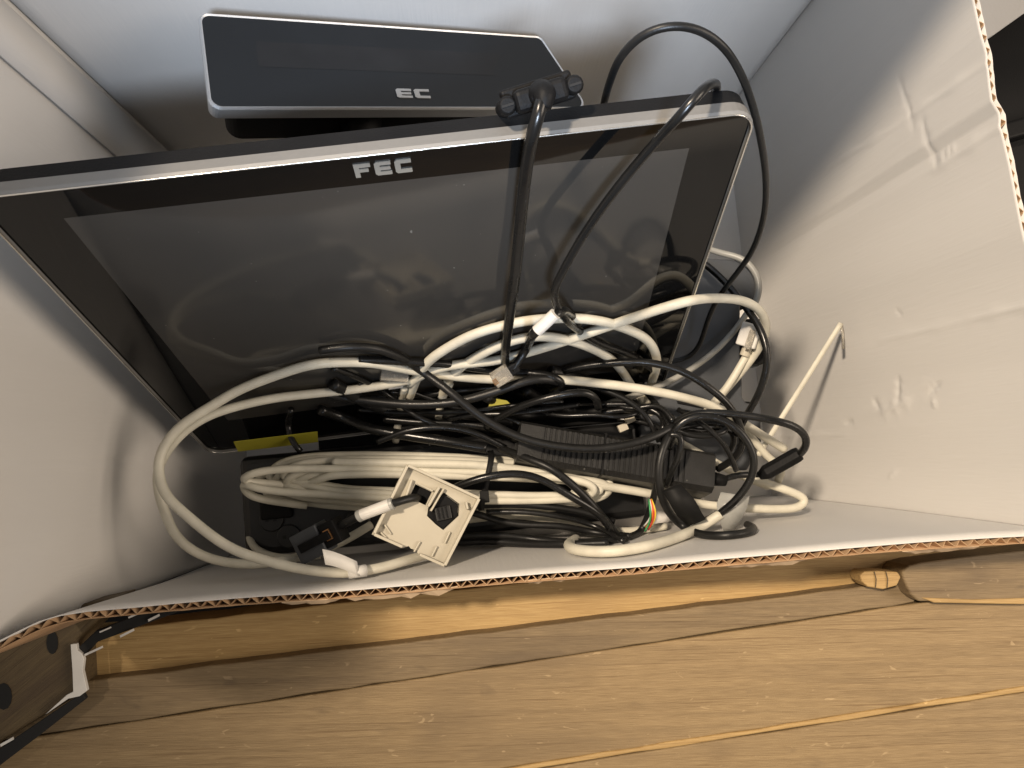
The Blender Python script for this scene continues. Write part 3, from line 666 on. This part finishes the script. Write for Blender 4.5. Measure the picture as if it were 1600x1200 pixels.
# loops with the knot
tag(cable('black_cable', [(1040,650,.088),(1051,664,.098),(1044,684,.104),(1035,700,.106),(1029,727,.106),(1029,752,.104),(1034,778,.100),(1047,804,.094),(1067,822,.090),(1090,834,.086),(1131,837,.080),(1165,833,.076),(1178,826,.072),(1168,820,.070)], .0027, 'black_cable_matte')[0], 'black cable hanging from the knot down to the front floor', 'cable')
tag(cable('black_cable', [(1046,700,.094),(1050,680,.102),(1067,656,.106),(1095,650,.108),(1131,656,.110),(1164,683,.110),(1178,712,.108),(1176,743,.104),(1155,776,.098),(1124,803,.090),(1100,815,.084)], .0026, 'black_cable')[0], 'black cable forming the round loop right of the adapter', 'cable')
tag(cable('black_cable', [(1035,690,.088),(1048,668,.096),(1067,652,.102),(1099,645,.106),(1163,649,.112),(1210,657,.116),(1246,668,.114),(1261,684,.110),(1258,702,.102),(1249,710,.094)], .0026, 'black_cable')[0], 'black lead bending into the inline plug at the right wall', 'cable')
knot = [([(945,632,.078),(985,632,.082),(1020,640,.086),(1040,655,.09),(1035,672,.094)], 'upper black wire leading left from the knot'),
        ([(940,645,.076),(980,640,.080),(1030,645,.086),(1052,648,.088),(1054,660,.086),(1035,664,.084)], 'small black wire hook beside the knot'),
        ([(1048,668,.092),(1070,678,.090),(1100,682,.090),(1130,676,.090),(1142,666,.088),(1120,660,.086),(1080,664,.086),(1052,672,.088)], 'flat oval loop of black wire right of the knot'),
        ([(1056,664,.088),(1080,672,.084),(1110,674,.082),(1138,668,.08),(1150,690,.076),(1140,705,.07)], 'lower black wire leading right from the knot'),
        ([(1045,680,.104),(1062,676,.106),(1066,690,.106),(1060,715,.102),(1048,740,.096),(1040,760,.090)], 'short black wire bend below the knot'),
        ([(1000,600,.07),(1020,625,.08),(1035,645,.09),(1046,668,.10)], 'black wire running up from the knot to the white arcs'),
        ([(965,655,.07),(1000,658,.076),(1030,668,.084),(1046,676,.09)], 'black wire just above the adapter ribs leading to the knot')]
for pth, lb_ in knot: tag(cable('black_wire', pth, .0021, 'black_cable')[0], lb_, 'cable')
tag(cable('black_wire', [(610,612,.056),(660,618,.06),(700,612,.064),(760,606,.07),(800,604,.072)], .002, 'black_cable')[0], 'black wire under the clear telephone plug', 'cable')
tag(cable('black_wire', [(600,655,.052),(660,660,.056),(720,662,.058),(780,672,.060),(815,690,.06)], .0032, 'black_cable')[0], 'glossy black lead left of the adapter', 'cable')
# filler under the pile
for i, pth in enumerate([[(520,600,.03),(600,640,.034),(700,650,.036),(800,660,.036)], [(820,610,.034),(880,640,.036),(960,640,.036),(1040,620,.034)], [(860,580,.034),(930,600,.036),(1000,640,.036)], [(760,620,.03),(820,650,.034),(900,640,.036)]]):
    tag(cable('black_cable', pth, .004, 'black_cable_matte')[0], ['deep black lead under the left strands', 'deep black lead behind the adapter', 'deep black lead beneath the white arcs', 'deep black lead beneath the yellow sticker'][i], 'cable')
extra = [([(560,600,.05),(640,612,.058),(720,640,.066),(800,655,.072),(830,672,.07)], .0016, 'very thin black wire slanting down to the adapter left end'),
         ([(830,640,.07),(880,650,.082),(930,648,.088),(975,652,.09),(1010,640,.086)], .0016, 'very thin black wire waving above the adapter ribs'),
         ([(880,600,.074),(930,606,.086),(975,622,.09),(1010,650,.092),(1030,690,.09)], .0019, 'thin black wire descending from the white arcs to the knot'),
         ([(700,655,.066),(745,648,.074),(800,646,.08),(850,640,.084),(905,632,.082)], .0019, 'thin shiny black wire passing under the humped cable'),
         ([(1060,640,.084),(1085,655,.094),(1110,672,.096),(1135,700,.092),(1150,735,.082)], .0018, 'thin black wire inside the round loop'),
         ([(1052,660,.1),(1040,640,.096),(1020,632,.09),(990,640,.086),(965,634,.08)], .0018, 'thin black wire curling left above the knot'),
         ([(760,800,.072),(820,800,.076),(880,808,.078),(930,822,.076),(975,846,.066)], .0019, 'thin black wire lying on top of the dark tangle'),
         ([(520,575,.06),(560,590,.07),(610,620,.078),(650,650,.08),(690,668,.076)], .0019, 'thin black wire crossing below the left white strands'),
         ([(590,690,.07),(640,672,.078),(700,668,.08),(740,676,.078),(790,700,.072)], .0022, 'black wire arched behind the coil strap')]
for pth, r_w, lb_ in extra: tag(cable('black_wire', pth, r_w, 'black_cable')[0], lb_, 'cable')
# coloured wires
for i, (c_, nm, dx) in enumerate([('wire_green', 'green', -5), ('wire_red', 'red', 2), ('wire_yellow', 'yellow', 4.5), ('wire_orange', 'orange', 0), ('paper_label', 'white', -2)]):
    tag(cable(nm+'_wire', [(1016+dx*.4, 780,.074), (1020+dx,795,.078+abs(dx)*.0004), (1021+dx*(.6+.2*i),810,.077-i*.0008), (1012+dx*.9-i,830-i*2,.068)], .0006, c_, seg=8)[0], 'thin '+nm+' wire strand at the split sheath', 'wire')

# telephone plug lead
tpn = empty('telephone_lead', at(800, 575, z=.11), 'black telephone lead with white label sleeve and clear plug', 'cable')
cable('cable_run', [(905,505,.090),(890,492,.100),(871,490,'m',.026),(855,503,'m',.028),(838,517,'m',.030),(822,545,.118),(809,567,.116),(800,578,.114)], .0028, 'black_cable', tpn)
a_, b_ = onmon(868, 490, .0265), onmon(839, 517, .030); sleeve('label_sleeve', a_, b_, .0034, 'paper_label', tpn)
p0, p1 = at(803, 575, z=.1145), at(768, 597, z=.1115)
d_, s_, t_ = frame(p1-p0)
s2_ = (s_*.9+t_*.4).normalized(); t_ = s2_.cross(d_); s_ = s2_
obox('clear_plug', lerp(p0, p1, .55), d_*.0062, s_*.0048, t_*.0034, 'clear_plastic', tpn, .0005)
obox('latch', lerp(p0, p1, .6)-s_*.001-t_*.005, d_*.0055, s_*.0016, t_*.0006, 'clear_plastic', tpn, .0003)
for k in range(4): obox('contact', lerp(p0, p1, .85)+s_*(.0011*(k-1.5))+t_*.0034, d_*.0016, s_*.0003, t_*.0003, 'copper', tpn)
obox('boot', lerp(p0, p1, .06), d_*.004, s_*.0036, t_*.0026, 'black_plastic', tpn, .001)

# tape flags
def sheet(name, pairs, m, parent):
    A = crom([p for p, q_ in pairs], .002); B = crom([q_ for p, q_ in pairs], .002); n = min(len(A), len(B))
    A = [A[int(i*(len(A)-1)/(n-1))] for i in range(n)]; B = [B[int(i*(len(B)-1)/(n-1))] for i in range(n)]
    vs = [v for ab in zip(A, B) for v in ab]; return meshobj(name, vs, [(2*i, 2*i+1, 2*i+3, 2*i+2) for i in range(n-1)], m, parent, smooth=True, solid=.0004)
tf_ = empty('black_tape_flag', at(1070, 790, z=.1), 'black tape flag wrapped on the hanging cable', 'tape')
sheet('tape', [(at(1034,767,z=.108), at(1063,756,z=.111)), (at(1046,786,z=.111), at(1084,779,z=.112)), (at(1058,806,z=.108), at(1096,800,z=.108)), (at(1077,822,z=.100), at(1103,811,z=.101))], 'tape_black', tf_)
tg = empty('grey_tape_flag', at(1145, 800, z=.08), 'translucent grey tape flag stuck to the loop near the front floor', 'tape')
sheet('tape', [(at(1126,769,z=.088), at(1171,775,z=.090)), (at(1120,790,z=.091), at(1166,796,z=.091)), (at(1124,812,z=.090), at(1156,815,z=.089)), (at(1131,831,z=.085), at(1147,830,z=.084))], 'tape_grey', tg)

# white bits near the knot
for i, (x, y) in enumerate([(984, 655), (973, 668)]):
    tag(obox('white_connector', at(x, y, z=.076), V((.0032, .001, 0)), V((-.0008, .0024, 0)), V((0, 0, .002)), 'white_plastic', None, .0004), ['upper of two tiny white connectors above the adapter', 'lower of two tiny white connectors above the adapter'][i], 'connector')

# ------------------------------------------------------------------ white wall plate
wp = empty('wall_plate', at(665, 805, z=.1), 'cream plastic wall outlet cover seen from behind with a broken edge', 'wall plate')
k0, k1, k2, k3 = at(635, 725, z=.112), at(749, 778, z=.106), at(694, 885, z=.112), at(581, 835, z=.118)
def wpt(u, v, h=0):
    p = lerp(lerp(k0, k1, u), lerp(k3, k2, u), v); return p+WN*h
WN = (k2-k0).cross(k1-k3).normalized(); WN = WN if WN.z > 0 else -WN
def wuv(zx, zy):        # from enlarged picture coordinates
    px, py = 340+zx/3.3333, 640+zy/3.3333
    o = k0; d = towld(ray(px, py)); p = CAMP+d*((o-CAMP).dot(WN)/d.dot(WN))
    U, Vv = k1-k0, k3-k0; q_ = p-k0
    a11, a12, a22 = U.dot(U), U.dot(Vv), Vv.dot(Vv); b1, b2 = q_.dot(U), q_.dot(Vv); D = a11*a22-a12*a12
    return (b1*a22-b2*a12)/D, (b2*a11-b1*a12)/D
h1 = [wuv(*p) for p in ((1030,388),(1118,430),(1086,500),(1035,476),(995,470))]
h2 = [wuv(*p) for p in ((1180,432),(1262,492),(1260,556),(1182,632),(1140,600),(1094,556),(1100,512))]
bm = bmesh.new()
outer_ = [(0,0),(.25,0),(.5,0),(.75,0),(1,0),(1,.3),(1,.6),(1,1),(.86,1),(.62,.985),(.60,.955),(.52,.965),(.48,.945),(.42,1.0),(.2,1),(0,1),(0,.6),(0,.3)]
def addloop(L):
    vs_ = [bm.verts.new(wpt(u, v)) for u, v in L]
    return [bm.edges.new((vs_[i], vs_[(i+1) % len(vs_)])) for i in range(len(vs_))]
ed = addloop(outer_)+addloop(h1)+addloop(h2)
bmesh.ops.triangle_fill(bm, use_beauty=True, use_dissolve=False, edges=ed)
res = bmesh.ops.extrude_face_region(bm, geom=list(bm.faces))
bmesh.ops.translate(bm, vec=-WN*.0022, verts=[g_ for g_ in res['geom'] if isinstance(g_, bmesh.types.BMVert)])
bmesh.ops.recalc_face_normals(bm, faces=bm.faces)
me = bpy.data.meshes.new('plate_face'); bm.to_mesh(me); bm.free(); me.materials.append(MAT['white_plastic']); link(bpy.data.objects.new('plate_face', me), wp)
SU, SV = (k1-k0), (k3-k0)
def bar(name, ua, va, ub, vb, w, h, base=0):
    a_, b_ = wpt(ua, va), wpt(ub, vb); d_ = (b_-a_); L2 = d_.length/2; d_.normalize(); s_ = WN.cross(d_)
    return obox(name, (a_+b_)/2+WN*(base+h/2), d_*L2, s_*w/2, WN*h/2, 'white_plastic', wp, .0004)
for args in ((0.02,.015,.98,.015), (.985,.02,.985,.98), (.015,.03,.015,.97), (.64,.985,.98,.985), (.02,.985,.40,.985)): bar('rim', *args, 1.8e-3, .0062)
ua, va = wuv(1150, 405); ub, vb = wuv(1095, 505); bar('rib', ua, va, ub, vb, .0016, .005)
ua, va = wuv(1175, 412); ub, vb = wuv(1110, 530); bar('rib', ua, va, ub, vb, .0012, .004)
ua, va = wuv(1010, 365); ub, vb = wuv(975, 470); bar('rib', ua, va, ub, vb, .0014, .0035)
ua, va = wuv(1290, 482); ub, vb = wuv(1300, 520); bar('rib', ua, va, ub, vb, .0014, .0045)
ua, va = wuv(1120, 425); ub, vb = wuv(1040, 385); bar('rib', ua, va, ub, vb, .0012, .0030)
for (a_, b_) in (((870,600),(905,650)), ((1215,640),(1190,700)), ((1150,715),(1125,770)), ((1030,745),(1060,690)), ((850,640),(880,668))):
    bar('rib', *wuv(*a_), *wuv(*b_), .0011, .0022)
hc = (sum(u for u, v in h2)/7, sum(v for u, v in h2)/7)
ks = empty('keystone_jack', wpt(hc[0], hc[1], -.01), 'black jack module sitting in the hole of the wall plate', 'jack')
jl = [wpt(hc[0]+(u-hc[0])*.93, hc[1]+(v-hc[1])*.93, -.001) for u, v in h2]
prism('housing', jl, -WN*.014, 'black_plastic', ks, .0005)
h1c = (sum(u for u, v in h1)/5, sum(v for u, v in h1)/5)
prism('dark_filler', [wpt(h1c[0]+(u-h1c[0])*1.5, h1c[1]+(v-h1c[1])*1.5, -.006) for u, v in h1], -WN*.008, 'black_plastic', ks, .0005)  # added block that darkens the open hole from beneath
jc = wpt(hc[0], hc[1], 0); du, dv = SU.normalized(), SV.normalized()
obox('inner_block', jc-WN*.0002+du*.0005, (du*.6+dv*.8)*.0042, (du*.8-dv*.6)*.0050, WN*.0018, 'adapter', ks, .0005)
for k in range(3): obox('rib', jc+WN*.0018+(du*.8-dv*.6)*(.0025*(k-1)), (du*.6+dv*.8)*.0036, (du*.8-dv*.6)*.0004, WN*.0006, 'black_plastic', ks)

# black modular plug with white label
mpg = empty('modular_lead', at(500, 842, z=.09), 'black lead with white label sleeve ending in a black modular plug', 'cable')
e0_ = wpt(*wuv(1000, 462), .0055)
cable('cable_run', [wpt(*wuv(1062, 470), -.012), wpt(*wuv(1035, 458), .003), e0_, at(612, 787, z=.124), at(588, 796, z=.1224), at(562, 806, z=.120), at(545, 815, z=.112), at(520, 828, z=.105)], .0026, 'black_cable_matte', mpg)
sleeve('label_sleeve', at(612, 787, z=.1243), at(564, 805, z=.1205), .0036, 'paper_label', mpg)
sleeve('sleeve_ring', at(614, 786.5, z=.1244), at(609, 788.5, z=.1240), .0038, 'tape_grey', mpg)
sleeve('sleeve_ring', at(566, 804, z=.1206), at(560, 807, z=.1196), .0038, 'tape_grey', mpg)
d_, s_, t_ = frame(at(476, 853, z=.095)-at(540, 820, z=.108))
pcx = at(490, 847, z=.1)
obox('plug_body', pcx, d_*.0105, s_*.0098, t_*.0070, 'grey_device', mpg, .0008)
obox('plug_neck', pcx-d_*.0165, d_*.0062, s_*.0078, t_*.0058, 'black_plastic', mpg, .0008)
obox('latch', pcx-d_*.006+t_*.0082, d_*.012, s_*.0028, t_*.0008, 'black_plastic', mpg, .0004)
obox('keeper', pcx-d_*.016+t_*.0062, d_*.0022, s_*.0035, t_*.0008, 'copper', mpg, .0002)
for sg in (-1, 1): obox('corner_peg', pcx+d_*.0112+s_*.0085*sg, d_*.0012, s_*.0012, t_*.0024, 'black_plastic', mpg, .0003)

# ------------------------------------------------------------------ boards in front of the box
pal = empty('wooden_boards', (.05, -.2, -.05), 'worn wooden boards of a pallet frame in front of the box', 'pallet')
WZ = .10
def lineat(l, x): (xa, ya), (xb, yb) = l; return ya+(yb-ya)*(x-xa)/(xb-xa)
def plank(name, la, lb_, xs, z, m, thick=.03, wav=1.0, seed=0, up=0):
    rn = random.Random(seed); tp_, bt_ = [], []
    n = 40
    for i in range(n+1):
        x = xs[0]+(xs[1]-xs[0])*i/n
        tp_.append(at(x, lineat(la, x)+rn.uniform(-1, 1)*wav, z=z)); bt_.append(at(x, lineat(lb_, x)+rn.uniform(-1, 1)*wav, z=z))
    vs = tp_+bt_+[p-V((0, 0, thick)) for p in tp_]+[p-V((0, 0, thick)) for p in bt_]
    fs = []; k = n+1
    for i in range(n):
        fs += [(i, i+1, k+i+1, k+i), (2*k+i, 3*k+i, 3*k+i+1, 2*k+i+1), (i, 2*k+i, 2*k+i+1, i+1), (k+i, k+i+1, 3*k+i+1, 3*k+i)]
    fs += [(0, k, 3*k, 2*k), (n, 2*k+n, 3*k+n, k+n)]
    return meshobj(name, vs, fs, m, pal, bevel=.0012)
lA0, lA1 = ((400, 958), (1337, 850)), ((400, 1032), (1337, 918))
lC = ((400, 1098), (1412, 945)); lE = ((1000, 1177), (1600, 1083)); lG = ((1000, 1420), (1600, 1326))
sh = lambda l, d: ((l[0][0], l[0][1]+d), (l[1][0], l[1][1]+d))
plank('plank', lA0, lA1, (-60, 1700), WZ-.012, 'wood_pale_lit', seed=1)  # band of a batten's lit side face, brightness put into the colour
plank('plank', sh(lA1, 0), sh(lC, -.8), (-40, 1430), WZ, 'wood_grey', seed=2, wav=1.2)
plank('plank', sh(lC, .8), sh(lE, -9.2), (-250, 1800), WZ, 'wood_wide', seed=3)
plank('plank', sh(lE, -9.5), sh(lE, -1), (-100, 1800), WZ+.0012, 'wood_pale_lit', seed=4, wav=1.6)
plank('plank', sh(lE, -.2), lG, (-400, 2100), WZ, 'wood_wide', seed=5)
plank('plank', sh(lG, 1), sh(lG, 250), (-600, 2300), WZ, 'wood_wide', seed=6)
plank('plank', sh(lG, 251), sh(lG, 480), (-600, 2300), WZ-.002, 'wood_grey', seed=7)
bp3 = [at(x, y, z=WZ+.012) for x, y in ((1409,893),(1420,884),(1439,879),(1520,869),(1620,858),(1720,846),(1720,935),(1600,943),(1520,941),(1465,940),(1436,940),(1424,930),(1417,917),(1412,905))]
prism('broken_plank', bp3, (0, 0, -.03), 'wood_grey', pal, .0015)
bp4 = [at(x, y, z=WZ+.013) for x, y in ((1440,934),(1520,937),(1720,931),(1720,938),(1600,944.5),(1520,943),(1460,942))]
prism('split_edge', bp4, (0, 0, -.004), 'wood_pale_lit', pal, .0008)
ch = empty('wood_chip', at(1375, 905, z=WZ), 'short rounded wood chip beside the broken board end', 'wood chip')
cpl = [at(x, y, z=WZ+.014) for x, y in ((1344,899),(1350,893),(1372,892),(1403,894),(1408,902),(1402,915),(1380,921),(1356,917),(1347,909))]
prism('chip_body', cpl, (0, 0, -.014), 'wood_pale_lit', ch, .0009)
for xx in (1366, 1384):
    v_, f_ = sweep([at(xx, 893, z=WZ+.0142), at(xx+3, 905, z=WZ+.0146), at(xx+2, 918, z=WZ+.0142)], .0004, 6); meshobj('crack', v_, f_, 'wood_side', ch)
# left side board with its hinge
sb_ = empty('side_board', at(40, 1060, z=WZ+.02-.02), 'dark knotty board end at the lower left corner', 'board')
prism('board', [at(x, y, z=WZ+.02-.01) for x, y in ((-120,1040),(60,960),(190,930),(122,1000),(126,1084),(0,1160),(-120,1235))], (0, 0, -.025), 'wood_side', sb_, .002)
for (kx, ky, ra, rb_) in ((82, 1004, 9, 18), (6, 1088, 13, 21), (37, 1003, 3, 4)):
    prism('knot', [at(kx+ra*math.cos(a/12*6.283), ky+rb_*math.sin(a/12*6.283), z=WZ+.02-.0098) for a in range(12)], (0, 0, .0003), 'dark_ground', sb_)
hg = empty('corner_hinge', at(120, 1040, z=WZ+.02-.01), 'black strap hinge with white painted bracket at lower left', 'hinge')
for q4 in (((122,1012),(150,985),(262,942),(300,948),(150,1004),(132,1024)), ((-40,1196),(128,1082),(134,1092),(60,1150),(-40,1226))):
    prism('strap', [at(x, y, z=WZ+.02-.006) for x, y in q4], (0, 0, -.004), 'dark_ground', hg, .0008)
prism('bracket', [at(x, y, z=WZ+.02-.004) for x, y in ((110,1007),(119,1006),(121,1016),(128,1021),(131,1030),(129,1048),(136,1079),(124,1088),(106,1092),(80,1110),(70,1117),(84,1104),(104,1086),(114,1081),(113,1050))], (0, 0, -.003), 'white_metal', hg, .0005)
for (x0_, y0_, x1_, y1_, w_) in ((132,1022,158,1010,3), (187,993,207,983,3.5), (155,987,171,980,2), (231,968,247,960,3.5), (200,964,214,958,2.5), (0,1163,18,1153,4)):
    prism('paint_mark', [at(x0_, y0_, z=WZ+.02-.0035), at(x1_, y1_, z=WZ+.02-.0035), at(x1_+1, y1_+w_, z=WZ+.02-.0035), at(x0_+1, y0_+w_, z=WZ+.02-.0035)], (0, 0, -.002), 'white_metal', hg)

for x0_, x1_, d0 in ((440, 532, 7), (540, 715, 11), (820, 905, 6), (1130, 1260, 6), (1410, 1530, 5)):
    rn = random.Random(x0_); prs = []
    for k in range(13):
        xx = x0_+(x1_-x0_)*k/12; yr = next(a[1]+(b_[1]-a[1])*(xx-a[0])/(b_[0]-a[0]) for a, b_ in zip(fr_px, fr_px[1:]) if a[0] <= xx <= b_[0]); zr = next(a[2]+(b_[2]-a[2])*(xx-a[0])/(b_[0]-a[0]) for a, b_ in zip(fr_px, fr_px[1:]) if a[0] <= xx <= b_[0])
        en = min(1, min(k, 12-k)/1.5)
        prs.append((at(xx, yr+10.5, z=zr-.0025), at(xx, yr+11+d0*(.35+.65*rn.random())*en, z=zr-.006)))
    vs = [v for ab in prs for v in ab]; meshobj('torn_paper', vs, [(2*i, 2*i+1, 2*i+3, 2*i+2) for i in range(12)], 'torn', fp, solid=.0004)
# ------------------------------------------------------------------ outside right
ob = empty('black_crate', (.42, .12, -.1), 'black plastic crate side beyond the right box wall', 'crate')
obox('wall', V((.50, .32, -.02)), V((.12, 0, 0)), V((0, .30, 0)), V((0, 0, .13)), 'black_plastic', ob, .004)
obox('ridge', V((.43, .19, .115)), V((.10, .02, 0)), V((-.001, .006, 0)), V((0, 0, .008)), 'black_plastic', ob, .002)
pn = [at(x, y, z=.02) for x, y in ((1450,-60),(1700,-120),(1700,-28),(1602,20),(1553,54),(1500,80))]
wpn = empty('cardboard_sheet', pn[3], 'pale grey cardboard sheet beyond the right rear corner', 'sheet')
prism('sheet', [p+V((0,0,.125)) for p in [at(x, y, z=.145) for x, y in ((1460,-60),(1700,-130),(1700,-45),(1602,19),(1553,54),(1500,84))]] and [at(x, y, z=.14) for x, y in ((1460,-60),(1700,-130),(1700,-45),(1602,19),(1553,54),(1500,84))], (0, 0, -.004), 'liner_white', wpn)
